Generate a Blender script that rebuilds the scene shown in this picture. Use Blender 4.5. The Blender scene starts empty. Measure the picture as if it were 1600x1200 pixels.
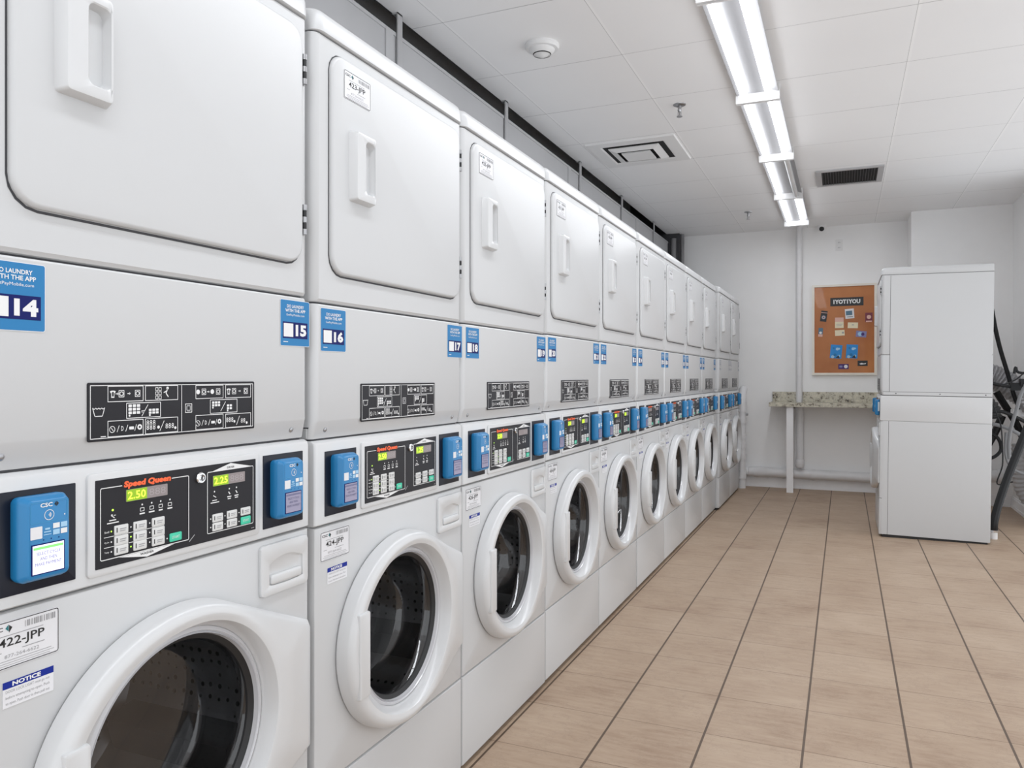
import bpy, bmesh, math, random
from mathutils import Vector, Matrix
R = math.radians
PI = math.pi
random.seed(7)
SC = bpy.context.scene
COL = SC.collection

# ------------------------------------------------------------------ camera
cam_d = bpy.data.cameras.new('camera'); cam = bpy.data.objects.new('camera', cam_d); COL.objects.link(cam)
cam.location = (1.032, 0.0, 1.165)
cam.rotation_euler = (R(90), 0, math.atan(519 / 1200))
cam_d.sensor_width = 36; cam_d.lens = 36 * 1200 / 1600
cam_d.shift_y = -11 / 1600
cam_d.clip_start = 0.05
SC.camera = cam
# ------------------------------------------------------------------ world, exposure
W = bpy.data.worlds.new('world'); SC.world = W; W.use_nodes = True
W.node_tree.nodes['Background'].inputs[0].default_value = (0.955, 0.985, 1.02, 1)
W.node_tree.nodes['Background'].inputs[1].default_value = 1.12
SC.view_settings.view_transform = 'Standard'; SC.view_settings.look = 'None'
SC.view_settings.gamma = 1; SC.view_settings.exposure = 0.42
SC.view_settings.use_curve_mapping = False
TUBE_POWER = 3.0; LAMP_WATTS = 4.0
SC.cycles.max_bounces = 16; SC.cycles.diffuse_bounces = 10; SC.cycles.glossy_bounces = 4

# ------------------------------------------------------------------ materials
def mat(name, col, rough=0.5, metal=0.0, emit=None, es=1.0, coat=0.0, spec=None, noise=0.0, nscale=20, bump=0.0):
    m = bpy.data.materials.new(name); m.use_nodes = True
    nt = m.node_tree; b = nt.nodes['Principled BSDF']
    b.inputs['Base Color'].default_value = (*col, 1); b.inputs['Roughness'].default_value = rough
    b.inputs['Metallic'].default_value = metal; b.inputs['Coat Weight'].default_value = coat
    if spec is not None: b.inputs['Specular IOR Level'].default_value = spec
    if emit: b.inputs['Emission Color'].default_value = (*emit, 1); b.inputs['Emission Strength'].default_value = es
    if noise or bump:
        tc = nt.nodes.new('ShaderNodeTexCoord'); n = nt.nodes.new('ShaderNodeTexNoise')
        n.inputs['Scale'].default_value = nscale; n.inputs['Detail'].default_value = 4
        nt.links.new(tc.outputs['Object'], n.inputs['Vector'])
        if noise:
            mp = nt.nodes.new('ShaderNodeMapRange'); mp.inputs[3].default_value = 1 - noise; mp.inputs[4].default_value = 1 + noise
            nt.links.new(n.outputs[0], mp.inputs[0])
            mx = nt.nodes.new('ShaderNodeMix'); mx.data_type = 'RGBA'; mx.blend_type = 'MULTIPLY'; mx.inputs[0].default_value = 1
            mx.inputs[6].default_value = (*col, 1); nt.links.new(mp.outputs[0], mx.inputs[7]); nt.links.new(mx.outputs[2], b.inputs['Base Color'])
        if bump:
            bp = nt.nodes.new('ShaderNodeBump'); bp.inputs['Strength'].default_value = bump; bp.inputs['Distance'].default_value = 0.01
            nt.links.new(n.outputs[0], bp.inputs['Height']); nt.links.new(bp.outputs[0], b.inputs['Normal'])
    return m
M = {}
M['enamel'] = mat('white_enamel', (.565, .57, .575), .32, noise=.012, nscale=3)
M['plastic'] = mat('white_plastic', (.62, .625, .63), .28, coat=.2, noise=.01, nscale=4)
M['seam'] = mat('dark_seam', (.05, .05, .055), .7)
M['steel'] = mat('brushed_steel', (.42, .42, .43), .35, 1, noise=.1, nscale=60)
M['chrome'] = mat('chrome', (.75, .75, .76), .15, 1)
M['rubber'] = mat('black_rubber', (.012, .012, .013), .5)
M['panel'] = mat('charcoal_panel', (.015, .0145, .018), .4, spec=.25, noise=.1)
M['navy_plate'] = mat('navy_mounting_plate', (.006, .008, .017), .3, spec=.3)
M['print'] = mat('white_print', (.78, .78, .78), .5)
M['grey_print'] = mat('grey_print', (.33, .33, .34), .5)
M['ink'] = mat('black_ink', (.01, .01, .01), .5)
M['teal_ink'] = mat('teal_ink', (.01, .16, .18), .5)
M['paper'] = mat('label_paper', (.74, .74, .76), .5)
M['orange'] = mat('orange_red_lettering', (.95, .13, .03), .4)
M['notice_blue'] = mat('notice_blue', (.004, .02, .25), .45, spec=.25)
M['sky'] = mat('sky_blue_sticker', (.022, .19, .43), .4, spec=.3)
M['navy'] = mat('dark_blue_sticker', (.003, .008, .11), .45, spec=.2)
M['faded'] = mat('faded_grey_sticker', (.40, .42, .46), .4); M['faded_dark'] = mat('faded_sticker_band', (.27, .28, .31), .4)
M['reader'] = mat('reader_blue_plastic', (.014, .19, .43), .32, coat=.1, noise=.03)
M['reader_face'] = mat('reader_face_blue', (.035, .29, .54), .35)
M['pale_blue'] = mat('pale_blue_print', (.35, .58, .78), .4)
M['clear_rim'] = mat('clear_grey_rim', (.62, .70, .76), .2)
M['screen_off'] = mat('grey_lilac_screen', (.30, .28, .40), .2)
M['screen_on'] = mat('lit_payment_screen', (.5, .5, .6), .2, emit=(.70, .70, .98), es=.75)
M['screen_green'] = mat('screen_green_bar', (.1, .4, .1), .3, emit=(.25, .62, .16), es=.7)
M['screen_ink'] = mat('screen_purple_text', (.16, .16, .28), .4)
M['lcd'] = mat('display_lit_green', (.12, .2, 0), .3, emit=(.19, .34, 0.0), es=.8)
M['lcd_ink'] = mat('display_digit', (.75, 1, .05), .3, emit=(.62, .85, .04), es=1.2)
M['lcd_grey'] = mat('display_unlit_grey', (.27, .23, .23), .3)
M['lcd_seg'] = mat('display_unlit_segment', (.36, .32, .32), .3)
M['led'] = mat('green_led', (.3, .6, .05), .3, emit=(.4, .85, .05), es=1.2)
M['button'] = mat('ivory_button', (.66, .66, .65), .4)
M['start'] = mat('green_start_button', (.05, .56, .36), .4)
M['baffle'] = mat('drum_grey', (.16, .16, .17), .4, .6)
M['gasket'] = mat('grey_gasket', (.22, .22, .23), .4)
M['rim'] = mat('clear_rim_trim', (.60, .60, .62), .2, coat=.5)
M['wallpaint'] = mat('grey_wall_paint', (.88, .88, .88), .6, noise=.03, nscale=6, bump=.05)
M['trimpaint'] = mat('white_trim_paint', (.88, .88, .89), .4, noise=.04, nscale=15)
M['pipe'] = mat('painted_pipe', (.74, .74, .75), .4, noise=.06, nscale=18)
M['duct'] = mat('galvanised_duct', (.44, .44, .45), .45, .0, noise=.08, nscale=4)
M['darkmetal'] = mat('dark_metal', (.06, .06, .065), .5, .3, noise=.3)
M['fixture'] = mat('white_fixture', (.80, .80, .80), .4)
M['lamp_body'] = mat('grey_lamp_housing', (.30, .30, .31), .4)
M['tube'] = mat('fluorescent_tube', (1, 1, 1), .4, emit=(.955, .985, 1.03), es=TUBE_POWER)
M['tube_off'] = mat('unlit_tube', (.55, .55, .55), .25)
M['slot'] = mat('black_slot', (.012, .012, .013), .8)
M['alu'] = mat('silver_trim', (.48, .48, .49), .4, .4)
M['boardframe'] = mat('ivory_frame', (.78, .74, .66), .4)
M['hose'] = mat('black_hose', (.012, .012, .013), .4, spec=.3)
M['hose_grey'] = mat('grey_hose', (.20, .20, .205), .4)
M['hose_pale'] = mat('pale_grey_hose', (.42, .42, .43), .5, noise=.15)
M['foil'] = mat('crinkled_foil', (.42, .42, .43), .38, .5, noise=.3, nscale=45, bump=1.0)
M['mesh_duct'] = mat('dark_coiled_wire_duct', (.10, .10, .10), .5, .3, bump=.5)
M['beige_plate'] = mat('wall_plate', (.80, .80, .80), .4)

def expr_nodes(nt):
    def math_(op, a, b=None, c=None):
        n = nt.nodes.new('ShaderNodeMath'); n.operation = op
        for i, v in enumerate((a, b, c)):
            if v is None: continue
            if isinstance(v, (int, float)): n.inputs[i].default_value = v
            else: nt.links.new(v, n.inputs[i])
        return n.outputs[0]
    return math_
def grid_line(mth, coord, origin, pitch, width):
    t = mth('DIVIDE', mth('SUBTRACT', coord, origin), pitch)
    fr = mth('ABSOLUTE', mth('SUBTRACT', mth('FRACT', mth('ADD', t, 1000.5)), .5))
    return mth('LESS_THAN', fr, width / pitch / 2)
def floor_mat():
    m = bpy.data.materials.new('beige_floor_tiles'); m.use_nodes = True; nt = m.node_tree; b = nt.nodes['Principled BSDF']
    mth = expr_nodes(nt); L = nt.links.new
    tc = nt.nodes.new('ShaderNodeTexCoord'); sp = nt.nodes.new('ShaderNodeSeparateXYZ'); L(tc.outputs['Object'], sp.inputs[0])
    X, Y = sp.outputs[0], sp.outputs[1]
    gx = grid_line(mth, X, .311, .3015, .0075); gy = grid_line(mth, Y, 2.873, .3185, .0030)
    def noise(scale, det, vec=None, rough=.5):
        n = nt.nodes.new('ShaderNodeTexNoise'); n.inputs['Scale'].default_value = scale; n.inputs['Detail'].default_value = det
        n.inputs['Roughness'].default_value = rough
        L(vec or tc.outputs['Object'], n.inputs['Vector']); return n.outputs[0]
    mp = nt.nodes.new('ShaderNodeMapping'); mp.inputs['Scale'].default_value = (1.3, 7, 1); L(tc.outputs['Object'], mp.inputs[0])
    streak = noise(6, 7, mp.outputs[0], .72); blot = noise(3.2, 5)
    # per tile tone
    ix = mth('FLOOR', mth('DIVIDE', mth('SUBTRACT', X, .311), .3015)); iy = mth('FLOOR', mth('DIVIDE', mth('SUBTRACT', Y, 2.873), .3185))
    cb = nt.nodes.new('ShaderNodeCombineXYZ'); L(ix, cb.inputs[0]); L(iy, cb.inputs[1])
    wn = nt.nodes.new('ShaderNodeTexWhiteNoise'); L(cb.outputs[0], wn.inputs[0])
    v = mth('ADD', mth('MULTIPLY', streak, .55), mth('ADD', mth('MULTIPLY', blot, .5), mth('MULTIPLY', wn.outputs[0], .10)))
    cr = nt.nodes.new('ShaderNodeValToRGB'); L(v, cr.inputs[0])
    e = cr.color_ramp.elements; e[0].position = .32; e[0].color = (.275, .175, .115, 1); e[1].position = .80; e[1].color = (.50, .385, .285, 1)
    x_ = cr.color_ramp.elements.new(.52); x_.color = (.40, .290, .205, 1)
    vein = noise(9, 9, None, .8)
    vm = mth('MULTIPLY', mth('LESS_THAN', mth('ABSOLUTE', mth('SUBTRACT', vein, .46)), .006), .30)
    mixv = nt.nodes.new('ShaderNodeMix'); mixv.data_type = 'RGBA'; L(vm, mixv.inputs[0]); L(cr.outputs[0], mixv.inputs[6]); mixv.inputs[7].default_value = (.16, .10, .07, 1)
    m1 = nt.nodes.new('ShaderNodeMix'); m1.data_type = 'RGBA'; L(mth('MULTIPLY', gy, .72), m1.inputs[0]); L(mixv.outputs[2], m1.inputs[6]); m1.inputs[7].default_value = (.10, .055, .03, 1)
    m2 = nt.nodes.new('ShaderNodeMix'); m2.data_type = 'RGBA'; L(mth('MULTIPLY', gx, .93), m2.inputs[0]); L(m1.outputs[2], m2.inputs[6]); m2.inputs[7].default_value = (.075, .045, .028, 1)
    L(m2.outputs[2], b.inputs['Base Color'])
    b.inputs['Roughness'].default_value = .5
    bp = nt.nodes.new('ShaderNodeBump'); bp.inputs['Strength'].default_value = .25; bp.inputs['Distance'].default_value = .004
    L(mth('SUBTRACT', mth('MULTIPLY', streak, .3), mth('MAXIMUM', gx, gy)), bp.inputs['Height']); L(bp.outputs[0], b.inputs['Normal'])
    return m
def ceiling_mat():
    m = bpy.data.materials.new('white_ceiling_tiles'); m.use_nodes = True; nt = m.node_tree; b = nt.nodes['Principled BSDF']
    mth = expr_nodes(nt); L = nt.links.new
    tc = nt.nodes.new('ShaderNodeTexCoord'); sp = nt.nodes.new('ShaderNodeSeparateXYZ'); L(tc.outputs['Object'], sp.inputs[0])
    gx = grid_line(mth, sp.outputs[0], .058, .632, .012); gy = grid_line(mth, sp.outputs[1], 3.60, .636, .005)
    g2 = grid_line(mth, sp.outputs[0], .051, .632, .002)
    n = nt.nodes.new('ShaderNodeTexNoise'); n.inputs['Scale'].default_value = 2; n.inputs['Detail'].default_value = 5; L(tc.outputs['Object'], n.inputs['Vector'])
    cr = nt.nodes.new('ShaderNodeValToRGB'); L(n.outputs[0], cr.inputs[0])
    cr.color_ramp.elements[0].color = (.87, .87, .88, 1); cr.color_ramp.elements[1].color = (.92, .92, .92, 1)
    m1 = nt.nodes.new('ShaderNodeMix'); m1.data_type = 'RGBA'; L(mth('MULTIPLY', gx, .8), m1.inputs[0]); L(cr.outputs[0], m1.inputs[6]); m1.inputs[7].default_value = (.95, .95, .95, 1)
    m2 = nt.nodes.new('ShaderNodeMix'); m2.data_type = 'RGBA'; L(mth('MULTIPLY', g2, .65), m2.inputs[0]); L(m1.outputs[2], m2.inputs[6]); m2.inputs[7].default_value = (.25, .25, .25, 1)
    n2 = nt.nodes.new('ShaderNodeTexNoise'); n2.inputs['Scale'].default_value = 1.6; L(tc.outputs['Object'], n2.inputs['Vector'])
    m3 = nt.nodes.new('ShaderNodeMix'); m3.data_type = 'RGBA'; L(mth('MULTIPLY', gy, mth('MULTIPLY', n2.outputs[0], .9)), m3.inputs[0]); L(m2.outputs[2], m3.inputs[6]); m3.inputs[7].default_value = (.28, .28, .28, 1)
    L(m3.outputs[2], b.inputs['Base Color']); b.inputs['Roughness'].default_value = .55
    bp = nt.nodes.new('ShaderNodeBump'); bp.inputs['Strength'].default_value = .3; bp.inputs['Distance'].default_value = .006
    L(mth('ADD', mth('MULTIPLY', n.outputs[0], .4), gx), bp.inputs['Height']); L(bp.outputs[0], b.inputs['Normal'])
    return m
def granite_mat():
    m = bpy.data.materials.new('speckled_granite'); m.use_nodes = True; nt = m.node_tree; b = nt.nodes['Principled BSDF']; L = nt.links.new
    tc = nt.nodes.new('ShaderNodeTexCoord')
    n = nt.nodes.new('ShaderNodeTexNoise'); n.inputs['Scale'].default_value = 24; n.inputs['Detail'].default_value = 6; n.inputs['Roughness'].default_value = .7; L(tc.outputs['Object'], n.inputs['Vector'])
    cr = nt.nodes.new('ShaderNodeValToRGB'); L(n.outputs[0], cr.inputs[0]); e = cr.color_ramp.elements
    e[0].position = .36; e[0].color = (.03, .028, .025, 1); e[1].position = .75; e[1].color = (.72, .68, .55, 1)
    for p, c in ((.42, (.26, .22, .16, 1)), (.48, (.50, .47, .38, 1)), (.60, (.62, .58, .47, 1))):
        x = e.new(p); x.color = c
    L(cr.outputs[0], b.inputs['Base Color']); b.inputs['Roughness'].default_value = .25
    return m
def cork_mat():
    m = bpy.data.materials.new('orange_cork'); m.use_nodes = True; nt = m.node_tree; b = nt.nodes['Principled BSDF']; L = nt.links.new
    tc = nt.nodes.new('ShaderNodeTexCoord')
    n = nt.nodes.new('ShaderNodeTexNoise'); n.inputs['Scale'].default_value = 3.0; n.inputs['Detail'].default_value = 8; L(tc.outputs['Object'], n.inputs['Vector'])
    cr = nt.nodes.new('ShaderNodeValToRGB'); L(n.outputs[0], cr.inputs[0]); e = cr.color_ramp.elements
    e[0].position = .3; e[0].color = (.36, .105, .018, 1); e[1].position = .7; e[1].color = (.50, .18, .045, 1)
    L(cr.outputs[0], b.inputs['Base Color']); b.inputs['Roughness'].default_value = .45; b.inputs['Coat Weight'].default_value = .15
    return m
def glass_mat(name, tint, gloss=.06):
    m = bpy.data.materials.new(name); m.use_nodes = True; nt = m.node_tree; L = nt.links.new
    nt.nodes.remove(nt.nodes['Principled BSDF']); out = nt.nodes['Material Output']
    t = nt.nodes.new('ShaderNodeBsdfTransparent'); t.inputs[0].default_value = (*tint, 1)
    g = nt.nodes.new('ShaderNodeBsdfGlossy'); g.inputs['Roughness'].default_value = .04; g.inputs[0].default_value = (1, 1, 1, 1)
    lw = nt.nodes.new('ShaderNodeLayerWeight'); lw.inputs[0].default_value = .5
    mth = expr_nodes(nt); fac = mth('ADD', gloss, mth('MULTIPLY', mth('POWER', lw.outputs['Facing'], 3.0), .45))
    mx = nt.nodes.new('ShaderNodeMixShader'); L(fac, mx.inputs[0]); L(t.outputs[0], mx.inputs[1]); L(g.outputs[0], mx.inputs[2]); L(mx.outputs[0], out.inputs[0])
    return m
def drum_mat():
    m = bpy.data.materials.new('perforated_drum_steel'); m.use_nodes = True; nt = m.node_tree; b = nt.nodes['Principled BSDF']; L = nt.links.new
    tc = nt.nodes.new('ShaderNodeTexCoord'); v = nt.nodes.new('ShaderNodeTexVoronoi'); v.inputs['Scale'].default_value = 42; v.inputs['Randomness'].default_value = .25
    L(tc.outputs['Object'], v.inputs['Vector']); cr = nt.nodes.new('ShaderNodeValToRGB'); L(v.outputs['Distance'], cr.inputs[0])
    e = cr.color_ramp.elements; e[0].position = .18; e[0].color = (.02, .02, .02, 1); e[1].position = .24; e[1].color = (.42, .42, .43, 1)
    L(cr.outputs[0], b.inputs['Base Color']); b.inputs['Metallic'].default_value = .85; b.inputs['Roughness'].default_value = .33
    return m
M['floor'] = floor_mat(); M['ceiling'] = ceiling_mat(); M['granite'] = granite_mat(); M['cork'] = cork_mat()
M['glass'] = glass_mat('smoked_door_glass', (.60, .60, .61), .07); M['drum'] = drum_mat()
M['board_glass'] = glass_mat('display_glass', (.97, .97, .97))

# ------------------------------------------------------------------ mesh builder
_txt = {}
def text_tris(s, bold):
    k = (s, bold)
    if k not in _txt:
        cu = bpy.data.curves.new('lettering', 'FONT'); cu.body = s; cu.resolution_u = 2; cu.offset = bold
        ob = bpy.data.objects.new('lettering', cu); COL.objects.link(ob)
        dg = bpy.context.evaluated_depsgraph_get(); dg.update()
        me = bpy.data.meshes.new_from_object(ob.evaluated_get(dg))
        vs = [(v.co.x, v.co.y) for v in me.vertices]; fs = [tuple(p.vertices) for p in me.polygons]
        bpy.data.objects.remove(ob); bpy.data.curves.remove(cu); bpy.data.meshes.remove(me)
        x0 = min(v[0] for v in vs); x1 = max(v[0] for v in vs); y0 = min(v[1] for v in vs); y1 = max(v[1] for v in vs)
        vs = [((x - x0) / (x1 - x0) - .5, (y - y0) / (y1 - y0) - .5) for x, y in vs]
        _txt[k] = (vs, fs)
    return _txt[k]

def rr_pts(u0, u1, z0, z1, r, n=6):
    r = max(min(r, (u1 - u0) / 2 - 1e-5, (z1 - z0) / 2 - 1e-5), 1e-5); P = []
    for cx, cz, a0 in ((u1 - r, z1 - r, 0), (u0 + r, z1 - r, 90), (u0 + r, z0 + r, 180), (u1 - r, z0 + r, 270)):
        for i in range(n + 1):
            a = R(a0 + 90 * i / n); P.append((cx + r * math.cos(a), cz + r * math.sin(a)))
    return P
class MB:
    def __init__(s): s.v = []; s.f = []; s.m = []
    def add(s, vs, fs, mi=0):
        o = len(s.v); s.v += [tuple(p) for p in vs]; s.f += [tuple(o + i for i in f) for f in fs]; s.m += [mi] * len(fs); return s
    def box(s, x0, x1, y0, y1, z0, z1, mi=0):
        return s.add([(x, y, z) for x in (x0, x1) for y in (y0, y1) for z in (z0, z1)],
                     [(0, 1, 3, 2), (4, 6, 7, 5), (0, 4, 5, 1), (2, 3, 7, 6), (0, 2, 6, 4), (1, 5, 7, 3)], mi)
    def loft(s, loops, mi=0, c0=True, c1=True, closed=True):
        n = len(loops[0]); vs = [p for l in loops for p in l]; fs = []
        for k in range(len(loops) - 1):
            for i in range(n if closed else n - 1):
                j = (i + 1) % n; fs.append((k * n + i, k * n + j, (k + 1) * n + j, (k + 1) * n + i))
        if c0: fs.append(tuple(range(n))[::-1])
        if c1: fs.append(tuple((len(loops) - 1) * n + i for i in range(n)))
        return s.add(vs, fs, mi)
    def rr(s, u0, u1, z0, z1, r, x0, x1, bev=0.0, mi=0, bevn=2):
        """rounded rectangle slab in the front plane, rounded front edge"""
        lv = [(0, x0)]
        if bev:
            for i in range(bevn + 1):
                a = R(90 * i / bevn); lv.append((bev * (1 - math.cos(a)), x1 - bev + bev * math.sin(a)))
        else: lv.append((0, x1))
        return s.loft([[(x, u, z) for u, z in rr_pts(u0 + i, u1 - i, z0 + i, z1 - i, r - i if r > i else .0005)] for i, x in lv], mi)
    def stroke(s, u0, u1, z0, z1, r, w, x, mi=0):
        a = rr_pts(u0, u1, z0, z1, r, 4); b = rr_pts(u0 + w, u1 - w, z0 + w, z1 - w, max(r - w, .0002), 4)
        return s.loft([[(x, *p) for p in a], [(x, *p) for p in b]], mi, False, False)
    def poly(s, pts, x, mi=0): return s.add([(x, *p) for p in pts], [tuple(range(len(pts)))], mi)
    def rect(s, u0, u1, z0, z1, x, mi=0): return s.poly([(u0, z0), (u1, z0), (u1, z1), (u0, z1)], x, mi)
    def line(s, ua, za, ub, zb, w, x, mi=0):
        d = Vector((ub - ua, zb - za)); d.normalize(); n = Vector((-d.y, d.x)) * w / 2
        return s.poly([(ua - n.x, za - n.y), (ub - n.x, zb - n.y), (ub + n.x, zb + n.y), (ua + n.x, za + n.y)], x, mi)
    def disc(s, u, z, r, x, mi=0, n=16): return s.poly([(u + r * math.cos(2 * PI * i / n), z + r * math.sin(2 * PI * i / n)) for i in range(n)], x, mi)
    def ringf(s, u, z, r, w, x, mi=0, n=20):
        c = [(math.cos(2 * PI * i / n), math.sin(2 * PI * i / n)) for i in range(n)]
        return s.loft([[(x, u + r * a, z + r * b) for a, b in c], [(x, u + (r - w) * a, z + (r - w) * b) for a, b in c]], mi, False, False)
    def text(s, t, u, z, w, h, x, mi=0, bold=0.0, shear=0.0):
        vs, fs = text_tris(t, bold)
        return s.add([(x, u + a * w + shear * b * h, z + b * h) for a, b in vs], fs, mi)
    def cyl(s, p0, p1, r0, r1=None, mi=0, n=20, c0=True, c1=True):
        r1 = r0 if r1 is None else r1; p0 = Vector(p0); p1 = Vector(p1); d = (p1 - p0).normalized()
        a = d.orthogonal().normalized(); b = d.cross(a)
        L = [[tuple(p + a * r * math.cos(2 * PI * i / n) + b * r * math.sin(2 * PI * i / n)) for i in range(n)] for p, r in ((p0, r0), (p1, r1))]
        return s.loft(L, mi, c0, c1)
    def lathe(s, c, axis, prof, mi=0, n=28, c0=True, c1=True):
        """prof: (distance along axis, radius)"""
        c = Vector(c); d = Vector(axis).normalized(); a = d.orthogonal().normalized(); b = d.cross(a)
        return s.loft([[tuple(c + d * t + a * r * math.cos(2 * PI * i / n) + b * r * math.sin(2 * PI * i / n)) for i in range(n)] for t, r in prof], mi, c0, c1)
    def tube(s, pts, r, mi=0, n=10, sub=6, ridge=0.0, step=None):
        P = [Vector(p) for p in pts]; Q = []
        for i in range(len(P) - 1):
            p0 = P[max(i - 1, 0)]; p1 = P[i]; p2 = P[i + 1]; p3 = P[min(i + 2, len(P) - 1)]
            for k in range(sub):
                t = k / sub; Q.append(.5 * ((2 * p1) + (p2 - p0) * t + (2 * p0 - 5 * p1 + 4 * p2 - p3) * t * t + (3 * p1 - p0 - 3 * p2 + p3) * t ** 3))
        Q.append(P[-1]); a = (Q[1] - Q[0]).orthogonal().normalized(); L = []
        for i, q in enumerate(Q):
            d = (Q[min(i + 1, len(Q) - 1)] - Q[max(i - 1, 0)]).normalized(); a = (a - d * a.dot(d)).normalized(); b = d.cross(a)
            rr = r * (1 + (ridge if i % 2 else -ridge))
            L.append([tuple(q + a * rr * math.cos(2 * PI * j / n) + b * rr * math.sin(2 * PI * j / n)) for j in range(n)])
        return s.loft(L, mi)
    def mesh(s, name, mats, smooth=True, ang=32):
        me = bpy.data.meshes.new(name); me.from_pydata(s.v, [], s.f); me.update()
        for m in mats: me.materials.append(M[m])
        me.polygons.foreach_set('material_index', s.m)
        bm = bmesh.new(); bm.from_mesh(me); bmesh.ops.recalc_face_normals(bm, faces=bm.faces); bm.to_mesh(me); bm.free()
        if smooth: me.polygons.foreach_set('use_smooth', [True] * len(me.polygons)); me.set_sharp_from_angle(angle=R(ang))
        me.update(); return me
CACHE = {}
def obj(name, me, parent=None, loc=None, label=None):
    o = bpy.data.objects.new(name, me); COL.objects.link(o)
    if parent: o.parent = parent
    if loc: o.location = loc
    if label: o['label'] = label
    return o
def part(name, key, fn, mats, parent, loc=None, label=None, smooth=True):
    """one child mesh; identical parts share their mesh data"""
    if key not in CACHE:
        b = MB(); fn(b); CACHE[key] = b.mesh(name, mats, smooth)
    return obj(name, CACHE[key], parent, loc, label)
def tag(o, label, cat, group=None):
    o['label'] = label; o['category'] = cat
    if group: o['group'] = group
    return o
def empty(name, loc, rot=(0, 0, 0)):
    o = bpy.data.objects.new(name, None); o.empty_display_size = .1; COL.objects.link(o); o.location = loc; o.rotation_euler = rot; return o
def single(name, fn, mats, label, cat, loc=(0, 0, 0), group=None, rot=None, smooth=True):
    b = MB(); fn(b); o = obj(name, b.mesh(name, mats, smooth), None, loc)
    if rot: o.rotation_euler = rot
    return tag(o, label, cat, group)
def struct(name, fn, mats, smooth=False):
    b = MB(); fn(b); o = obj(name, b.mesh(name, mats, smooth)); o['kind'] = 'structure'; return o

# ------------------------------------------------------------------ room shell
H = 2.715; XL = -1.20; XR = 2.42; YB = 8.55; YC = 8.10; XS = 1.61; Y0 = -1.6
struct('floor', lambda b: b.box(XL - .1, XR + .1, Y0, YB + .1, -.08, 0), ['floor'])
struct('ceiling', lambda b: b.box(-.735, XR + .1, Y0, YB + .1, H, H + .08), ['ceiling'])
struct('wall_left', lambda b: b.box(XL - .1, XL, Y0, YB + .1, 0, 3.2), ['wallpaint'])
struct('shade_void_1', lambda b: (b.box(XL - .1, -.70, Y0, YB + .1, 3.2, 3.25), b.box(-.742, -.7355, Y0, YB + .1, H, 3.2), b.box(XL, -.742, YB, YB + .1, H, 3.2)), ['darkmetal'])  # dark void box added to imitate the black shade band above the duct
struct('wall_right', lambda b: b.box(XR, XR + .1, 6.95, YB + .1, 0, H), ['wallpaint'])
def f_light_opening(b):
    b.box(XR, XR + .08, Y0, 6.95, 2.58, H); b.box(XR, XR + .08, Y0, 6.95, 0, .06)
    for y in (-1.6, .5, 2.6, 4.7): b.box(XR + .01, XR + .06, y, y + .05, .06, 2.58)
struct('added_light_opening', f_light_opening, ['trimpaint'])  # unseen framed opening, added so world light reaches the machine fronts
struct('wall_back', lambda b: b.box(XL, XS, YB, YB + .1, 0, H), ['wallpaint'])
struct('wall_corner', lambda b: b.box(XS, XR, YC, YB + .1, 0, H), ['wallpaint'])
def baseb(b, x0, x1, y, n):
    b.box(x0, x1, y - .012, y, 0, .085); b.box(x0, x1, y - .020, y, 0, .022); b.box(x0, x1, y - .007, y, .085, .10)
struct('baseboard_back', lambda b: baseb(b, .02, XS, YB, 1), ['trimpaint'])
struct('baseboard_corner', lambda b: baseb(b, XS, XR, YC, 1), ['trimpaint'])
def bbr(b):
    b.box(XR - .014, XR, 6.95, YC, 0, .085); b.box(XR - .022, XR, 6.95, YC, 0, .022); b.box(XR - .008, XR, 6.95, YC, .085, .10)
struct('baseboard_right', bbr, ['trimpaint'])

# ------------------------------------------------------------------ stacked washer dryer
WD = .683; DEP = .70
DC = (.335, .546)      # washer door centre
ND = 120
def hull(pts):
    pts = sorted(set(pts))
    def half(P):
        h = []
        for p in P:
            while len(h) > 1 and (h[-1][0] - h[-2][0]) * (p[1] - h[-2][1]) - (h[-1][1] - h[-2][1]) * (p[0] - h[-2][0]) <= 0: h.pop()
            h.append(p)
        return h[:-1]
    return half(pts) + half(pts[::-1])
def ray_poly(poly, a, c=None):
    cx, cz = c or DC; dx, dz = math.cos(a), math.sin(a); best = None
    for i in range(len(poly)):
        x1, z1 = poly[i]; x2, z2 = poly[(i + 1) % len(poly)]; ex, ez = x2 - x1, z2 - z1
        den = dx * ez - dz * ex
        if abs(den) < 1e-9: continue
        t = ((x1 - cx) * ez - (z1 - cz) * ex) / den; s = ((x1 - cx) * dz - (z1 - cz) * dx) / den
        if t > 0 and -1e-6 <= s <= 1 + 1e-6: best = t if best is None else max(best, t)
    return best
def oval(al, ar, b_):
    return [(DC[0] + (al if math.cos(t) < 0 else ar) * math.cos(t), DC[1] + b_ * math.sin(t)) for t in (2 * PI * i / 240 for i in range(240))]
OUT = hull(oval(.265, .236, .236) + [(.6805, .652), (.6805, .388)])
OUTR = [ray_poly(OUT, 2 * PI * i / ND) for i in range(ND)]
LIPR = [ray_poly(hull(oval(.224, .202, .200)), 2 * PI * i / ND) for i in range(ND)]
def hx(u): 
    t = min(max((u - .42) / .26, 0), 1); return .046 - .032 * t * t * (3 - 2 * t)
def dloop(rad, off, xf):
    L = []
    for i in range(ND):
        a = 2 * PI * i / ND; r = rad[i] - off; u = DC[0] + r * math.cos(a); z = DC[1] + r * math.sin(a)
        L.append((xf(u) if callable(xf) else xf, u, z))
    return L
def circ(r): return [r] * ND
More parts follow.
